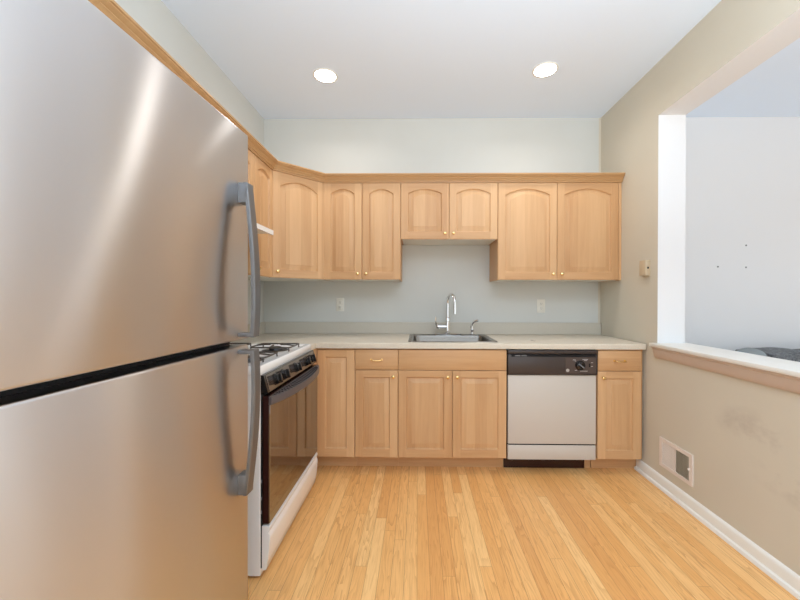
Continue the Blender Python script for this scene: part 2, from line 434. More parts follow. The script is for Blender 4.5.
UB, UH = 1.372, 0.765                   # wall cabinets: bottom, height
UY = DB - 0.305                         # front of their cases
def wall_case(root, w, h, depth=0.303):
    bm = newbm(); box(bm, 0, w, 0, depth, 0.012, h)
    obj('case', bm, 'maple_case', root)
    bm = newbm(); box(bm, 0.012, w - 0.012, 0.004, depth - 0.004, 0.0, 0.012)
    obj('underside', bm, 'melamine', root)
    for q in (0, w - 0.012):
        bm = newbm(); box(bm, q, q + 0.012, 0, depth, 0, 0.012); obj('side_lip', bm, 'maple_case', root)

def wall_cabinet(name, label, loc, rotz, w, h, doors, arch, **kw):
    root = thing(name, label, 'cabinet', loc, rotz)
    wall_case(root, w, h)
    for (a, b, kn) in doors: door(root, a, b, 0.002, h - 0.003, arch, kn, **kw)
    return root

XA = XL + 0.61
# back wall, from the corner to the right wall
wall_cabinet('wall_cabinet', 'tall two-door maple wall cabinet between the angled corner cabinet and the short cabinet', (XA, UY, UB), 0, 0.61, UH, [(0, 0.305, ('r', 'b')), (0.305, 0.61, ('l', 'b'))], 0.036)
wall_cabinet('short_wall_cabinet', 'short two-door maple wall cabinet above the sink', (XA + 0.61, UY, 1.690), 0, 0.762, UB + UH - 1.690, [(0, 0.381, ('r', 'b')), (0.381, 0.762, ('l', 'b'))], 0.034)
wr = wall_cabinet('wall_cabinet', 'wide two-door maple wall cabinet against the wall with the pass-through, above the dishwasher', (XA + 1.372, UY, UB), 0, 0.945, UH, [(0, 0.463, ('r', 'b')), (0.463, 0.940, ('l', 'b'))], 0.046)
bm = newbm(); box(bm, 0.941, XR - (XA + 1.372) - 0.001, -0.016, 0.0, 0.0, UH); obj('filler', bm, 'maple_case', wr)
bm = newbm(); box(bm, 0.946, XR - (XA + 1.372) - 0.001, 0.0, 0.3, 0.0, UH); obj('end_panel', bm, 'maple_case', wr)
# angled corner cabinet
cr = thing('corner_wall_cabinet', 'maple corner wall cabinet with one wide arched door set at an angle', 'cabinet', (XL, DB, UB))
P = [(0.002, -0.002), (0.609, -0.002), (0.609, -0.305), (0.305, -0.609), (0.002, -0.609)]
bm = newbm(); prism(bm, P, 'z', 0.012, UH); obj('case', bm, 'maple_case', cr)
bm = newbm(); prism(bm, P, 'z', 0.0, 0.012); obj('underside', bm, 'melamine', cr)
s45 = math.sqrt(0.5)
ang = obj('door', door_bm(0.412, UH - 0.005, 0.05), ['maple', 'maple_across'], cr, (0.457 + 0.02 * s45, -0.457 - 0.02 * s45, 0.002), PI / 4, ang=0.5)
knob(ang, -0.206 + 0.032, 0.045)
# left wall, from the corner towards the viewer (local x runs away from the camera)
LX = XL + 0.305
wall_cabinet('narrow_wall_cabinet', 'narrow one-door maple wall cabinet between the range hood and the corner cabinet', (LX, 2.262, UB), PI / 2, 0.291, UH, [(0, 0.289, ('l', 'b'))], 0.03, sw=0.05)
wall_cabinet('range_wall_cabinet', 'maple wall cabinet over the white range hood', (LX, 1.500, 1.692), PI / 2, 0.762, UB + UH - 1.692, [(0, 0.381, ('r', 'b')), (0.381, 0.760, ('l', 'b'))], 0.034)
wall_cabinet('fridge_wall_cabinet', 'maple wall cabinet over the refrigerator, mostly hidden by it', (LX, 0.50, 1.845), PI / 2, 0.999, UB + UH - 1.845, [(0, 0.50, ('r', 'b')), (0.50, 0.998, ('l', 'b'))], 0.025)

# crown moulding swept along the tops of the wall cabinets
cz = UB + UH - 0.004
prof = [(0.0, 0.0), (0.010, 0.0), (0.012, 0.010), (0.018, 0.012), (0.018, 0.017), (0.022, 0.024), (0.028, 0.030), (0.028, 0.034), (0.036, 0.040), (0.042, 0.046), (0.042, 0.050), (0.048, 0.053), (0.048, 0.062), (0.0, 0.062)]
fo = 0.018                                                   # flush with the door faces
path = [(LX + fo, 0.49), (LX + fo, DB - 0.61 - fo * 0.414), (XL + 0.61 + fo * 0.414, UY - fo), (XR - 0.001, UY - fo)]
nrm = [Vector((1, 0)), None, None, Vector((0, -1))]
d45 = Vector((s45, -s45))
def miter(a, b): m = (a + b); return m / m.dot(a)
nrm[1] = miter(Vector((1, 0)), d45); nrm[2] = miter(d45, Vector((0, -1)))
bm = newbm(); rings = []
for (x, y), n in zip(path, nrm):
    rings.append([bm.verts.new((x + n.x * q, y + n.y * q, cz + z)) for q, z in prof])
for A, B in zip(rings, rings[1:]):
    for k in range(len(prof)): bm.faces.new((A[k], A[(k + 1) % len(prof)], B[(k + 1) % len(prof)], B[k]))
bm.faces.new(rings[0]); bm.faces.new(rings[-1][::-1])
tag(obj('crown_molding', bm, 'crown', ang=0.35), 'stepped maple crown molding running along the tops of all the wall cabinets', 'molding')
# top boards close the gap between molding and wall
BY, BZ0, BZ1 = DB - 0.61, 0.102, 0.874   # base cabinets: front of cases, bottom, top
def toe(root, x0, x1, back=0.075):
    bm = newbm(); box(bm, x0, x1, back, back + 0.016, 0.001, BZ0); obj('toe_kick', bm, 'maple_across', root)
def base_case(root, w, depth=0.606):
    bm = newbm(); box(bm, 0.0005, w - 0.0005, 0, depth, BZ0, BZ1); obj('case', bm, 'maple_case', root)
    toe(root, 0.0005, w - 0.0005)
DZ = 0.720
# corner base
XI = -0.712 + 0.012
cb = thing('corner_base_cabinet', 'maple corner base cabinet with one plain raised-panel door beside the range', 'cabinet', (XL, DB, 0))
e = XI - 0.012 - XL
x1c = 0.914
bm = newbm(); prism(bm, [(0.002, -0.004), (x1c - 0.0005, -0.004), (x1c - 0.0005, -0.61), (e, -0.61), (e, -0.834), (0.002, -0.834)], 'z', BZ0, BZ1); obj('case', bm, 'maple_case', cb)
bm = newbm(); box(bm, e - 0.06, x1c - 0.0005, -0.535, -0.519, 0.001, BZ0); obj('toe_kick', bm, 'maple_across', cb)
d = obj('door', door_bm(x1c - e - 0.006, BZ1 - 0.118, 0), ['maple', 'maple_across'], cb, ((x1c + e) / 2 + 0.001, -0.63, 0.106), ang=0.5)
xb = XL + x1c
b1 = thing('drawer_base_cabinet', 'narrow maple base cabinet with a drawer above one door, next to the corner cabinet', 'cabinet', (xb, BY, 0))
base_case(b1, 0.305); drawer(b1, 0, 0.305, DZ + 0.004, BZ1 - 0.008); door(b1, 0, 0.305, 0.106, DZ, 0, ('r', 't'))
b2 = thing('sink_base_cabinet', 'wide two-door maple base cabinet under the sink', 'cabinet', (xb + 0.305, BY, 0))
bm = newbm(); box(bm, 0.0005, 0.7615, 0, 0.60, BZ0, 0.69); obj('case', bm, 'maple_case', b2)
bm = newbm(); box(bm, 0.0005, 0.7615, 0, 0.012, 0.69, BZ1); box(bm, 0.0005, 0.016, 0.012, 0.6, 0.69, BZ1); box(bm, 0.746, 0.7615, 0.012, 0.6, 0.69, BZ1); obj('rail', bm, 'maple_case', b2)
toe(b2, 0.0005, 0.7615)
drawer(b2, 0, 0.762, DZ + 0.004, BZ1 - 0.008, False, 'false_front')
door(b2, 0, 0.381, 0.106, DZ, 0, ('r', 't')); door(b2, 0.381, 0.762, 0.106, DZ, 0, ('l', 't'))
xd = xb + 0.305 + 0.762
b3 = thing('narrow_base_cabinet', 'narrow maple base cabinet between the dishwasher and the wall with the pass-through', 'cabinet', (xd + 0.632, BY, 0))
base_case(b3, 0.305); drawer(b3, 0, 0.303, DZ + 0.004, BZ1 - 0.008); door(b3, 0, 0.303, 0.106, DZ, 0, ('l', 't'))
bm = newbm(); box(bm, 0.305, XR - (xd + 0.632) - 0.010, 0.004, 0.6, BZ0, BZ1); box(bm, 0.305, XR - (xd + 0.632) - 0.002, 0.075, 0.091, 0.001, BZ0); obj('filler', bm, 'maple_case', b3)

# ------------------------------------------------------------------ countertop
SKX0, SKX1, SKY0, SKY1 = -0.035, 0.545, 2.60, 3.03       # cut-out for the sink
ct = thing('countertop', 'cream laminate countertop turning the corner, with a low matching backsplash', 'countertop', (0, 0, 0))
bm = newbm()
cells(bm, [XL + 0.001, -0.712, SKX0, SKX1, XR - 0.008], [2.332, DB - 0.645, SKY0, SKY1, DB - 0.001],
      lambda u, v: (u < -0.712 or v > DB - 0.645) and not (SKX0 < u < SKX1 and SKY0 < v < SKY1), lambda u, v, h: (u, v, h), 0.876, 0.914)
es = [e for e in bm.edges if all(abs(v.co.z - 0.914) < 1e-5 for v in e.verts) and all((abs(v.co.y - (DB - 0.645)) < 1e-4) or (abs(v.co.x + 0.712) < 1e-4) for v in e.verts)]
bmesh.ops.bevel(bm, geom=es, offset=0.005, segments=3, profile=0.5, affect='EDGES')
obj('counter_slab', bm, 'laminate', ct)
bm = newbm(); box(bm, XL + 0.001, XR - 0.002, DB - 0.021, DB - 0.001, 0.9145, 1.016, 0.002, 1)
box(bm, XL + 0.001, XL + 0.021, 2.332, DB - 0.022, 0.9145, 1.016, 0.002, 1); obj('backsplash', bm, 'splash', ct)

# ------------------------------------------------------------------ sink, faucet, sprayer
SX0, SX1, SY0, SY1 = -0.068, 0.578, 2.572, 3.105
sk = thing('sink', 'stainless drop-in sink set in the cream countertop', 'sink', ((SX0 + SX1) / 2, (SY0 + SY1) / 2, 0.914))
w, dp = (SX1 - SX0) / 2, (SY1 - SY0) / 2
def rrect(x0, x1, y0, y1, r, n=5):
    pts = []
    for cx, cy, a0 in ((x1 - r, y1 - r, 0), (x0 + r, y1 - r, PI / 2), (x0 + r, y0 + r, PI), (x1 - r, y0 + r, 1.5 * PI)):
        for k in range(n + 1):
            a = a0 + k * PI / 2 / n; pts.append((cx + r * math.cos(a), cy + r * math.sin(a)))
    return pts
def loft(bm, loops, capend=True, capstart=False):
    R = [[bm.verts.new((x, y, z)) for x, y in pts] for pts, z in loops]
    for A, B in zip(R, R[1:]):
        n = len(A)
        for k in range(n): bm.faces.new((A[k], A[(k + 1) % n], B[(k + 1) % n], B[k]))
    if capend: bm.faces.new(R[-1])
    if capstart: bm.faces.new(R[0])
bx0, bx1, by0, by1 = -w + 0.035, w - 0.035, -dp + 0.035, dp - 0.085
bm = newbm()
loft(bm, [(rrect(-w, w, -dp, dp, 0.03), 0.0005), (rrect(-w + .003, w - .003, -dp + .003, dp - .003, 0.03), 0.005), (rrect(-w + .012, w - .012, -dp + .012, dp - .012, 0.03), 0.006), (rrect(bx0 - .008, bx1 + .008, by0 - .008, by1 + .008, 0.05), 0.004),
          (rrect(bx0, bx1, by0, by1, 0.05), 0.0), (rrect(bx0 + .004, bx1 - .004, by0 + .004, by1 - .004, 0.05), -0.02), (rrect(bx0 + .012, bx1 - .012, by0 + .012, by1 - .012, 0.05), -0.15), (rrect(bx0 + .03, bx1 - .03, by0 + .03, by1 - .03, 0.05), -0.172), (rrect(bx0 + .08, bx1 - .08, by0 + .08, by1 - .08, 0.05), -0.176)])
obj('basin', bm, 'sink_steel', sk, ang=0.9)
bm = newbm(); lathe(bm, [(0.0, 0.001), (0.030, 0.001), (0.034, 0.004), (0.043, 0.004), (0.045, 0.0)], (0, (by0 + by1) / 2, -0.176), (0, 0, 1), 24, cap=False); obj('drain', bm, 'chrome', sk)

FX, FY, FZ = 0.255, 3.060, 0.9195
fa = thing('kitchen_faucet', 'tall chrome gooseneck kitchen faucet with side lever behind the sink', 'faucet', (FX, FY, FZ))
bm = newbm(); loft(bm, [(rrect(-.125, .125, -.027, .027, .026), 0.0), (rrect(-.125, .125, -.027, .027, .026), 0.006), (rrect(-.119, .119, -.021, .021, .02), 0.011)], True, True); obj('base_plate', bm, 'chrome', fa)
bm = newbm(); lathe(bm, [(0.026, 0.009), (0.026, 0.016), (0.0195, 0.022), (0.0185, 0.110), (0.022, 0.114), (0.022, 0.136), (0.018, 0.142), (0.0125, 0.150)], (0, 0, 0), (0, 0, 1), 24); obj('body', bm, 'chrome', fa)
bm = newbm(); pts = [(0, 0, 0.148), (0, 0, 0.21), (0, 0, 0.258)]
dx, dy, R = 0.36, -0.933, 0.066
for k in range(1, 15):
    a = PI - k * PI / 14; pts.append(((R + R * math.cos(a)) * dx, (R + R * math.cos(a)) * dy, 0.265 + R * math.sin(a) * 1.15))
pts += [(2 * R * dx, 2 * R * dy, 0.252)]
tube(bm, pts, 0.0115, 14); obj('spout', bm, 'chrome', fa)
bm = newbm(); lathe(bm, [(0.0125, 0.0), (0.0135, 0.01), (0.0135, 0.055), (0.0155, 0.07), (0.0155, 0.078), (0.010, 0.08)], (2 * R * dx, 2 * R * dy, 0.258), (0, 0, -1), 18); obj('spray_head', bm, 'chrome', fa)
bm = newbm(); lathe(bm, [(0.016, 0.0), (0.017, 0.045), (0.019, 0.06), (0.019, 0.074), (0.014, 0.082), (0.0, 0.084)], (-0.012, 0, 0.066), (-1, 0, 0), 18)
tube(bm, [(-0.082, 0, 0.07), (-0.096, -0.004, 0.085), (-0.101, -0.008, 0.11), (-0.102, -0.012, 0.150)], [0.008, 0.0075, 0.006, 0.0045], 10); obj('lever', bm, 'chrome', fa)
sp_ = thing('side_sprayer', 'small chrome side sprayer standing on the sink rim beside the faucet', 'sprayer', (FX + 0.207, FY, FZ))
bm = newbm(); lathe(bm, [(0.022, 0.0), (0.022, 0.006), (0.014, 0.012), (0.012, 0.03), (0.015, 0.04), (0.012, 0.046)], (0, 0, 0), (0, 0, 1), 18); obj('holder', bm, 'chrome', sp_)
bm = newbm(); tube(bm, [(0, 0, 0.044), (0, 0, 0.075), (0.002, -0.001, 0.095), (0.014, -0.008, 0.11), (0.034, -0.02, 0.119), (0.046, -0.027, 0.121)], [0.010, 0.009, 0.0105, 0.011, 0.011, 0.013], 12); obj('spray_head', bm, 'chrome', sp_)
bm = newbm(); tube(bm, [(-0.004, 0.004, 0.095), (-0.008, 0.006, 0.075), (-0.012, 0.009, 0.058)], 0.004, 8); obj('trigger', bm, 'chrome', sp_)

# ------------------------------------------------------------------ dishwasher
dw = thing('dishwasher', 'white dishwasher with dark brown control panel built in under the countertop', 'dishwasher', (xd + 0.003, BY, 0))
DWW = 0.624
bm = newbm(); box(bm, 0.004, DWW - 0.004, 0.004, 0.58, 0.10, 0.872); obj('tub', bm, 'dark', dw)
bm = newbm(); box(bm, 0.006, DWW - 0.004, -0.018, 0.004, 0.208, 0.692, 0.005); obj('door', bm, 'appliance_white', dw)
bm = newbm(); box(bm, 0.006, DWW - 0.004, -0.016, 0.004, 0.098, 0.200, 0.004); obj('lower_panel', bm, 'appliance_white', dw)
bm = newbm(); box(bm, 0.012, DWW - 0.01, -0.012, -0.002, 0.1985, 0.2095); obj('door_strip', bm, 'dark', dw)
bm = newbm(); box(bm, 0.0, DWW - 0.045, 0.068, 0.085, 0.002, 0.096); obj('toe_panel', bm, 'maroon_black', dw)
bm = newbm(); box(bm, DWW - 0.044, DWW, 0.075, 0.09, 0.002, 0.096); obj('toe_filler', bm, 'maple_across', dw)
cp = None
bm = newbm(); box(bm, 0.002, DWW, -0.030, 0.004, 0.695, 0.838, 0.006); box(bm, 0.002, DWW, -0.012, 0.004, 0.8385, 0.846); box(bm, 0.002, DWW, -0.034, 0.004, 0.8465, 0.868, 0.003)
cp = obj('control_panel', bm, 'brown_black', dw)
bm = newbm(); box(bm, 0.026, DWW - 0.016, -0.0305, -0.010, 0.822, 0.836, 0.0); obj('handle_slot', bm, 'dark', cp)
bm = newbm()
for k in range(2): box(bm, 0.05 + 0.045 * k, 0.088 + 0.045 * k, -0.0315, -0.030, 0.826, 0.8335)
obj('button', bm, 'smoke_lens', cp)
bm = newbm(); box(bm, 0.402, DWW - 0.012, -0.0312, -0.029, 0.708, 0.818, 0.0005, 1); obj('dial_plate', bm, 'dial_plate', cp)
bm = newbm(); lathe(bm, [(0.034, 0.0), (0.034, 0.006), (0.030, 0.010), (0.028, 0.022), (0.024, 0.024), (0.0, 0.024)], (0.500, -0.031, 0.764), (0, -1, 0), 28)
kn = obj('dial', bm, 'black_gloss', cp)
bm = newbm()
v = [Vector((-0.018, 0, 0.014)), Vector((0.018, 0, -0.014))]
dv = Vector((0.4, 0, 0.5)).normalized() * 0.004
for y in (-0.055, -0.060): pass
prism(bm, [((0.500 + p.x), (0.764 + p.z)) for p in (v[0] - dv, v[1] - dv, v[1] + dv, v[0] + dv)], 'y', -0.060, -0.0545); obj('pointer', bm, 'smoke_lens', kn)
bm = newbm(); box(bm, 0.562, 0.572, -0.034, -0.030, 0.752, 0.776, 0.001, 1); obj('switch', bm, 'dark', cp)
bm = newbm()                                             # printed settings round the dial and the round badge
for (mx, mz, ml) in ((0.437, 0.800, 0.020), (0.45, 0.792, 0.010), (0.503, 0.803, 0.038), (0.515, 0.796, 0.02), (0.487, 0.722, 0.052), (0.451, 0.728, 0.016), (0.562, 0.781, 0.014), (0.562, 0.755, 0.014)):
    box(bm, mx + 0.014, mx + 0.014 + ml, -0.0318, -0.0310, mz, mz + 0.004)
obj('lettering', bm, 'mark_white', cp)
bm = newbm(); lathe(bm, [(0.0115, 0.0), (0.0115, 0.001), (0.0, 0.001)], (0.416, -0.0309, 0.729), (0, -1, 0), 20)
obj('logo', bm, 'mark_white', cp)

# ------------------------------------------------------------------ gas range (local x runs away from the camera, y into the wall)
gr = thing('gas_range', 'white gas range with black glass oven door beside the refrigerator', 'range', (-0.70, 1.565, 0), PI / 2)
RW = 0.762
bm = newbm(); box(bm, 0.0, RW, -0.014, 0.645, 0.012, 0.893, 0.002, 1); obj('body', bm, 'enamel', gr)
bm = newbm(); box(bm, 0.004, RW - 0.004, -0.020, -0.013, 0.045, 0.89); obj('front_frame', bm, 'dark', gr)
bm = newbm(); P = rrect(-0.004, RW + 0.003, -0.014, 0.648, 0.012, 4)
def ins(d): return rrect(-0.004 + d, RW + 0.003 - d, -0.014 + d, 0.648 - d, 0.012, 4)
loft(bm, [(ins(0.002), 0.894), (ins(0), 0.898), (ins(0), 0.926), (ins(0.004), 0.932), (ins(0.030), 0.932), (ins(0.040), 0.924), (ins(0.05), 0.923)], True, True)
ctp = obj('cooktop', bm, 'enamel', gr, ang=0.8)
bm = newbm(); box(bm, 0.0, RW, 0.59, 0.645, 0.9325, 1.02, 0.008); obj('backguard', bm, 'enamel', gr)
# burners and grates
def grate_bm():
    bm = newbm(); a, b, z = 0.088, 0.115, 0.022
    tube(bm, [(x, y, z) for x, y in rrect(-a, a, -b, b, 0.022, 4)], 0.0045, 8, closed=True)
    for s in (-1, 1):
        tube(bm, [(s * a, 0, z), (s * 0.05, 0, z + 0.006), (s * 0.028, 0, z + 0.006)], 0.004, 8)
        tube(bm, [(0, s * b, z), (0, s * 0.06, z + 0.006), (0, s * 0.03, z + 0.006)], 0.004, 8)
        for q in (-1, 1): tube(bm, [(s * (a - 0.006), q * (b - 0.008), z), (s * (a - 0.003), q * (b - 0.005), 0.0)], 0.004, 8)
    return bm
def burner_bm():
    bm = newbm()
    lathe(bm, [(0.075, 0.0), (0.07, 0.002), (0.04, 0.003), (0.036, 0.012), (0.034, 0.013)], seg=24)
    lathe(bm, [(0.032, 0.0135), (0.032, 0.019), (0.026, 0.021), (0.0, 0.021)], seg=24)
    return bm
g0 = obj('grate', grate_bm(), 'iron', gr); u0 = obj('burner', burner_bm(), 'black_plastic', gr)
first = True
for gx in (0.205, 0.545):
    for gy in (0.135, 0.43):
        g, u = (g0, u0) if first else (g0.copy(), u0.copy())
        if not first: COL.objects.link(g); COL.objects.link(u)
        g.location = (gx, gy, 0.9275); u.location = (gx, gy, 0.9235); first = False
# control panel, tilted out at the bottom
bm = newbm(); prism(bm, [(0.0, 0.892), (-0.026, 0.892), (-0.047, 0.815), (0.0, 0.808)], 'x', 0.003, RW - 0.003)
cpn = obj('control_panel', bm, 'black_gloss', gr)
bm = newbm(); prism(bm, [(-0.0255, 0.889), (-0.0285, 0.888), (-0.0475, 0.8185), (-0.0445, 0.8185)], 'x', 0.02, RW - 0.02); obj('panel_face', bm, 'panel_glass', cpn)
axn = Vector((0, -0.077, -0.021)).normalized()
axn = Vector((0, -0.964, 0.264))
k0 = None
for kx in (0.105, 0.205, 0.385, 0.555, 0.655):
    if k0 is None:
        bm = newbm(); lathe(bm, [(0.027, -0.001), (0.027, 0.003), (0.024, 0.004), (0.0225, 0.020), (0.019, 0.023), (0.0, 0.023)], (0, 0, 0), axn, 22)
        q = Vector((0, 0, 1)).rotation_difference(axn)
        b2_ = newbm(); box(b2_, -0.0055, 0.0055, -0.022, 0.022, 0.02, 0.033, 0.002); b2_.transform(q.to_matrix().to_4x4())
        tm = bpy.data.meshes.new('tmp'); b2_.to_mesh(tm); b2_.free(); bm.from_mesh(tm); bpy.data.meshes.remove(tm)
        k0 = obj('knob', bm, 'black_gloss', cpn); kk = k0
    else:
        kk = k0.copy(); COL.objects.link(kk); kk.parent = cpn
    kk.location = (kx, -0.0385, 0.853)
# oven door
bm = newbm(); box(bm, 0.004, RW - 0.004, -0.050, -0.021, 0.238, 0.800, 0.003, 1); od = obj('oven_door', bm, 'maroon_black', gr)
bm = newbm(); box(bm, 0.007, RW - 0.007, -0.054, -0.0495, 0.240, 0.768, 0.002, 1); obj('door_glass', bm, 'oven_glass', od)
# bowed shelf handle with slotted top
bm = newbm(); N = 20; top, rim = [], []
def bow(s): return -0.062 - 0.056 * (1 - (2 * s - 1) ** 2) ** 0.8
A = []
for k in range(N + 1):
    s = k / N; x = 0.004 + s * (RW - 0.008); y = bow(s)
    A.append([bm.verts.new(p) for p in ((x, -0.050, 0.797), (x, y + 0.010, 0.790), (x, y + 0.009, 0.797), (x, y + 0.003, 0.798), (x, y, 0.792), (x, y + 0.001, 0.766), (x, y + 0.006, 0.761), (x, y + 0.014, 0.764), (x, -0.050, 0.776))])
for P0, P1 in zip(A, A[1:]):
    n = len(P0)
    for k in range(n): bm.faces.new((P0[k], P0[(k + 1) % n], P1[(k + 1) % n], P1[k]))
bm.faces.new(A[0]); bm.faces.new(A[-1][::-1]); hd = obj('handle', bm, 'handle_black', od)
bm = newbm()
for r in range(3):
    for k in range(24):
        s = (k + 0.5 + 0.25 * (r % 2)) / 25; x = 0.03 + s * (RW - 0.06); yy = bow((x - 0.004) / (RW - 0.008)) + 0.010
        f0, f1 = 0.08 + 0.3 * r, 0.30 + 0.3 * r
        ya, yb = -0.052 + (yy + 0.052) * f0, -0.052 + (yy + 0.052) * f1
        za, zb = 0.797 - 0.007 * f0, 0.797 - 0.007 * f1
        vv = [bm.verts.new(p) for p in ((x, ya, za + 0.0006), (x + 0.016, ya, za + 0.0006), (x + 0.016, yb, zb + 0.0006), (x, yb, zb + 0.0006))]
        ww = [bm.verts.new(v.co - Vector((0, 0, 0.003))) for v in vv]
        bm.faces.new(vv); bm.faces.new(ww[::-1])
        for q in range(4): bm.faces.new((vv[q], vv[(q + 1) % 4], ww[(q + 1) % 4], ww[q]))
obj('vent_slots', bm, 'dark', hd)
# storage drawer
bm = newbm(); prism(bm, [(-0.02, 0.230), (-0.040, 0.231), (-0.054, 0.227), (-0.055, 0.212), (-0.047, 0.200), (-0.054, 0.190), (-0.055, 0.170), (-0.047, 0.085), (-0.040, 0.042), (-0.036, 0.038), (-0.02, 0.038)], 'x', 0.003, RW - 0.003)
obj('storage_drawer', bm, 'enamel', gr, ang=0.7)
for hz in (0.285, 0.345, 0.42):
    bm = newbm(); box(bm, 0.0022, 0.006, -0.0195, -0.0145, hz, hz + 0.014); obj('hinge_clip', bm, 'smoke_lens', gr)
bm0 = newbm(); lathe(bm0, [(0.016, 0.0), (0.016, 0.006), (0.007, 0.010), (0.007, 0.024)], seg=12)
f0 = obj('foot', bm0, 'black_plastic', gr); f0.location = (0.04, 0.04, 0.001)
for fx, fy in ((RW - 0.04, 0.04), (0.04, 0.6), (RW - 0.04, 0.6)):
    f = f0.copy(); COL.objects.link(f); f.location = (fx, fy, 0.001)

# ------------------------------------------------------------------ range hood
hdx = XL + 0.447
hd = thing('range_hood', 'white under-cabinet range hood above the gas range', 'range hood', (hdx, 1.502, 1.624), PI / 2)
bm = newbm(); prism(bm, [(0.0, 0.0), (0.0, 0.028), (0.14, 0.063), (0.438, 0.063), (0.438, 0.0), (0.425, 0.0), (0.425, 0.012), (0.012, 0.012), (0.012, 0.0)], 'x', 0.0, 0.758)
obj('shell', bm, 'enamel', hd)
bm = newbm(); box(bm, 0.02, 0.74, 0.03, 0.42, 0.006, 0.0118); obj('filter', bm, 'melamine', hd)
bm = newbm(); box(bm, 0.3, 0.46, -0.002, 0.001, 0.007, 0.022, 0.0008, 1); obj('switch_plate', bm, 'outlet_white', hd)

# ------------------------------------------------------------------ refrigerator
FXF, FY0, FW = -0.632, 0.506, 0.836
fr = thing('refrigerator', 'stainless steel top-freezer refrigerator with two long grey handles', 'refrigerator', (FXF - 0.836 * math.sin(math.radians(3.2)), FY0, 0), PI / 2 - math.radians(3.2))
bm = newbm(); box(bm, 0.003, FW - 0.003, 0.080, 0.70, 0.025, 1.815, 0.006); obj('body', bm, 'fridge_side', fr)
bm = newbm(); box(bm, 0.012, FW - 0.012, 0.066, 0.081, 0.075, 1.80); obj('gasket', bm, 'rubber', fr)
bm = newbm(); box(bm, 0.02, FW - 0.02, 0.050, 0.08, 0.012, 0.066, 0.004); obj('toe_grille', bm, 'black_plastic', fr)
def fr_door(name, z0, z1):
    bm = newbm(); box(bm, 0.0, FW, 0.0, 0.066, z0, z1, 0.007, 4)
    return obj(name, bm, 'steel', fr, uv=True)
d1 = fr_door('freezer_door', 1.081, 1.838); d2 = fr_door('fresh_food_door', 0.072, 1.059)
def fr_handle(parent, z_mount, z_crack):
    """mount block on the door at z_mount, blade bowing out to the door's edge at z_crack"""
    s = 1 if z_mount > z_crack else -1
    L = abs(z_mount - z_crack); xc, hw = FW - 0.052, 0.022
    bm = newbm(); N = 22; R = []
    for k in range(N + 1):
        f = k / N; z = z_mount - s * f * L
        out = 0.033 + 0.030 * math.sin(min(1.0, f / 0.75) * PI / 2) - 0.006 * max(0.0, (f - 0.75) / 0.25) ** 2
        th = 0.013
        R.append([bm.verts.new(p) for p in ((xc - hw + 0.003, -out, z), (xc - hw, -out + 0.003, z), (xc - hw, -out + th, z), (xc + hw, -out + th, z), (xc + hw, -out + 0.003, z), (xc + hw - 0.003, -out, z))])
    for A, B in zip(R, R[1:]):
        for k in range(6): bm.faces.new((A[k], A[(k + 1) % 6], B[(k + 1) % 6], B[k]))
    bm.faces.new(R[0]); bm.faces.new(R[-1][::-1])
    h = obj('handle', bm, 'handle_metal', parent, ang=0.5)
    bm = newbm(); box(bm, xc - hw, xc + hw, -0.035, 0.001, z_mount - s * 0.072, z_mount, 0.003); obj('mount', bm, 'handle_metal', h)
    bm = newbm(); box(bm, xc - hw, xc + hw, -0.054, 0.001, z_crack, z_crack + s * 0.014, 0.003); obj('mount', bm, 'handle_metal', h)
fr_handle(d1, 1.641, 1.094); fr_handle(d2, 0.532, 1.047)
bm0 = newbm(); lathe(bm0, [(0.02, 0.0), (0.02, 0.008), (0.009, 0.012), (0.009, 0.03)], seg=12)
f0 = obj('foot', bm0, 'black_plastic', fr); f0.location = (0.06, 0.12, 0.001)
for fx, fy in ((FW - 0.06, 0.12), (0.06, 0.68), (FW - 0.06, 0.68)):
    f = f0.copy(); COL.objects.link(f); f.location = (fx, fy, 0.001)

# ------------------------------------------------------------------ outlets, thermostat, vent, downlights
def outlet(label, x, z):
    o = thing('wall_outlet', label, 'outlet', (x, DB, z), 0, 'outlets above the backsplash')
    bm = newbm(); box(bm, -0.035, 0.035, -0.006, 0.0005, -0.058, 0.058, 0.003); obj('cover_plate', bm, 'outlet_white', o)
    for s in (-1, 1):
        bm = newbm(); box(bm, -0.017, 0.017, -0.0085, -0.005, s * 0.02 - 0.014, s * 0.02 + 0.014, 0.004); r = obj('socket', bm, 'outlet_white', o)
        bm = newbm()
        for q in (-1, 1): box(bm, q * 0.0065 - 0.0012, q * 0.0065 + 0.0012, -0.0089, -0.008, s * 0.02 - 0.001, s * 0.02 + 0.008)
        lathe(bm, [(0.0026, 0), (0.0026, 0.0006)], (0, -0.0083, s * 0.02 - 0.007), (0, -1, 0), 10); obj('slots', bm, 'smoke_lens', r)
outlet('white wall outlet under the two-door cabinet beside the corner', -0.68, 1.168)
outlet('white wall outlet under the wide wall cabinet, beyond the faucet', 1.075, 1.160)

th = thing('thermostat', 'small beige wall control with a dark button beside the pass-through', 'thermostat', (XR, 2.53, 1.440), -PI / 2)
bm = newbm(); box(bm, -0.040, 0.040, -0.006, 0.0005, -0.056, 0.056, 0.002, 1); obj('back_plate', bm, 'bisque', th)
bm = newbm(); box(bm, -0.034, 0.038, -0.032, -0.005, -0.052, 0.054, 0.003); cv = obj('cover', bm, 'bisque', th)
bm = newbm(); box(bm, 0.0375, 0.040, -0.022, -0.010, -0.006, 0.008, 0.001, 1); obj('button', bm, 'black_plastic', cv)
bm = newbm()
for k in range(4): box(bm, -0.022, -0.012, -0.0325, -0.031, 0.01 + k * 0.006 - 0.03, 0.013 + k * 0.006 - 0.03)
obj('slots', bm, 'bisque', cv)

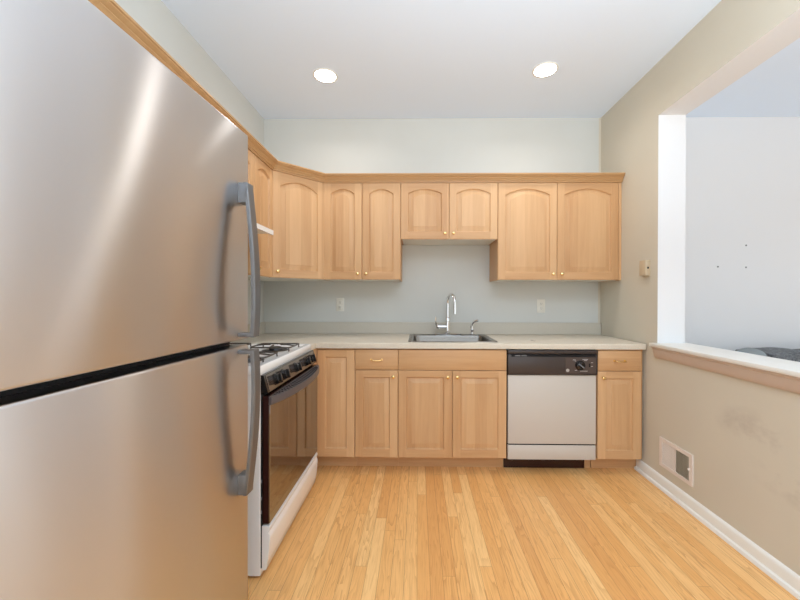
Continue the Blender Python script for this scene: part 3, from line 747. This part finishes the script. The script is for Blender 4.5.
vt = thing('air_vent', 'white rectangular air vent low on the right wall above the baseboard', 'vent', (XR, 2.237, 0.237), -PI / 2)
VW, VH = 0.141, 0.092
bm = newbm()
cells(bm, [-VW, -VW + 0.026, VW - 0.026, VW], [-VH, -VH + 0.022, VH - 0.022, VH], lambda u, v: not (abs(u) < VW - 0.026 and abs(v) < VH - 0.022), lambda u, v, h: (u, h, v), -0.009, 0.0005)
obj('frame', bm, 'vent_paint', vt)
bm = newbm(); box(bm, -VW + 0.024, VW - 0.024, -0.002, 0.0004, -VH + 0.02, VH - 0.02); obj('backing', bm, 'vent_back', vt)
bm = newbm(); box(bm, -0.003, 0.003, -0.0085, -0.002, -VH + 0.02, VH - 0.02); obj('divider', bm, 'vent_paint', vt)
for k in range(22):
    x = -VW + 0.030 + k * (2 * VW - 0.060) / 21
    if abs(x) < 0.004: continue
    sg = 1 if x < 0 else -1
    q = 0.0027 if sg > 0 else 0.0045
    bm = newbm(); prism(bm, [(-q, -0.0068 if sg > 0 else -0.0025), (-q + 0.0009, -0.0074 if sg > 0 else -0.003), (q, -0.0046 if sg > 0 else -0.0080), (q - 0.0009, -0.0038 if sg > 0 else -0.0072)], 'z', -VH + 0.021, VH - 0.021)
    obj('louver', bm, 'vent_paint', vt, (x, 0, 0))
bm = newbm(); box(bm, VW - 0.03, VW - 0.018, -0.016, -0.008, -0.006, 0.006, 0.002); obj('damper_lever', bm, 'vent_paint', vt)

def downlight(label, x, y):
    d = thing('recessed_ceiling_light', label, 'ceiling light', (x, y, ZC), 0, 'recessed ceiling lights')
    bm = newbm(); lathe(bm, [(0.073, 0.0005), (0.086, 0.0005), (0.085, -0.004), (0.075, -0.006), (0.071, -0.003)], seg=40, cap=False); obj('trim_ring', bm, 'white_paint', d)
    bm = newbm(); lathe(bm, [(0.072, -0.0032), (0.055, -0.006), (0.0, -0.0068)], seg=40, cap=False); obj('lens', bm, 'lens', d)
    l = bpy.data.lights.new('bulb', 'AREA'); l.shape = 'DISK'; l.size = 0.13; l.energy = DOWNLIGHT_W; l.color = (1.0, 0.98, 0.95); l.spread = math.radians(150)
    lo = bpy.data.objects.new('bulb', l); COL.objects.link(lo); lo.parent = d; lo.location = (0, 0, -0.009)
downlight('round recessed ceiling light on the side above the refrigerator', -0.655, 2.545)
downlight('round recessed ceiling light on the side by the pass-through', 0.872, 2.495)

# ------------------------------------------------------------------ the next room: sofa with a throw, screws left in the wall
so = thing('sofa', 'grey sofa in the next room seen over the white ledge', 'sofa', (3.15, 2.62, 0))
bm = newbm(); box(bm, -0.85, 0.85, -0.40, 0.42, 0.08, 0.42, 0.03, 3); obj('base', bm, 'sofa_cloth', so)
bm = newbm(); box(bm, -0.85, 0.85, 0.20, 0.45, 0.42, 0.77, 0.08, 4); obj('backrest', bm, 'sofa_cloth', so)
for s in (-1, 1):
    bm = newbm(); box(bm, s * 0.92 - 0.1, s * 0.92 + 0.1, -0.42, 0.44, 0.08, 0.62, 0.06, 4); obj('armrest', bm, 'sofa_cloth', so)
for s in (-1, 1):
    bm = newbm(); box(bm, s * 0.41 - 0.40, s * 0.41 + 0.40, -0.40, 0.22, 0.42, 0.56, 0.05, 4); obj('seat_cushion', bm, 'sofa_cloth', so)
for sx in (-1, 1):
    for sy in (-1, 1):
        bm = newbm(); box(bm, sx * 0.85 - 0.03, sx * 0.85 + 0.03, sy * 0.33 - 0.03, sy * 0.33 + 0.03, 0.0, 0.082); obj('leg', bm, 'black_plastic', so)

def pillow_bm(w, h, t, n=14):
    bm = newbm(); G = {}
    for sd in (-1, 1):
        for i in range(n + 1):
            for j in range(n + 1):
                u, v = 2 * i / n - 1, 2 * j / n - 1
                edge = i in (0, n) or j in (0, n)
                if edge and sd == 1: G[(sd, i, j)] = G[(-1, i, j)]; continue
                k = max(0.0, (1 - u ** 2) * (1 - v ** 2)) ** 0.42
                pull = 1.0; mu, mv = math.sqrt(1 - 0.36 * v * v), math.sqrt(1 - 0.36 * u * u)
                G[(sd, i, j)] = bm.verts.new((u * w / 2 * mu, sd * t / 2 * k, v * h / 2 * mv))
        for i in range(n):
            for j in range(n): bm.faces.new((G[(sd, i, j)], G[(sd, i + 1, j)], G[(sd, i + 1, j + 1)], G[(sd, i, j + 1)]))
    return bm
pm = obj('throw_pillow', pillow_bm(0.27, 0.30, 0.13), 'pillow_cloth', None, (2.462, 2.70, 0.716), ang=3)
pm.rotation_euler = (-0.12, 0.0, 0.0)
tag(pm, 'plain light grey pillow leaning at the end of the grey sofa', 'pillow')
# crumpled dark throw lying over the top of the backrest
bm = newbm(); nx, ny = 44, 26; G = []
from mathutils import noise as mn
for i in range(nx + 1):
    row_ = []
    for j in range(ny + 1):
        u, v = i / nx, j / ny
        x = -0.45 + 1.26 * u
        s = (v - 0.5) * 0.74
        hx = 0.155
        if abs(s) < hx: y, z = 0.325 - s, 0.79 + 0.028 * math.cos(s / hx * PI / 2) * min(1.0, i / 9)
        else: y, z = 0.325 - math.copysign(hx + 0.02 * min(1, (abs(s) - hx) * 6), s), 0.79 - (abs(s) - hx)
        nz = mn.noise(Vector((x * 4, s * 4, 0.3))); n2 = mn.noise(Vector((x * 11, s * 9, 4.3)))
        z += 0.02 * nz + 0.012 * n2 + 0.05 * max(0, (x - 0.05)) * (1 if abs(s) < 0.3 else 0.3)
        y += 0.012 * nz * (1 if s > 0 else -1) * -1
        z = max(z, 0.575)
        row_.append(bm.verts.new((x, y, z)))
    G.append(row_)
for i in range(nx):
    for j in range(ny): bm.faces.new((G[i][j], G[i + 1][j], G[i + 1][j + 1], G[i][j + 1]))
th_ = obj('throw_blanket', bm, 'throw', None, (3.15, 2.62, 0.0), ang=3)
sd = th_.modifiers.new('thick', 'SOLIDIFY'); sd.thickness = 0.014; sd.offset = 1.0
tag(th_, 'crumpled dark grey throw blanket draped over the back of the grey sofa', 'blanket')
for (x, z, lab) in ((2.60, 1.505, 'tiny wall screw nearest the opening edge, on the white wall of the next room'), (2.84, 1.50, 'lower of the two tiny wall screws one above the other in the next room'), (2.84, 1.69, 'upper of the two tiny wall screws one above the other in the next room')):
    bm = newbm(); lathe(bm, [(0.0, 0.0), (0.007, 0.0), (0.007, 0.003), (0.004, 0.006), (0.0, 0.006)], (0, 0.0005, 0), (0, -1, 0), 12, cap=False)
    tag(obj('wall_screw', bm, 'smoke_lens', None, (x, DB, z)), lab, 'screw', 'screws left in the wall of the next room')
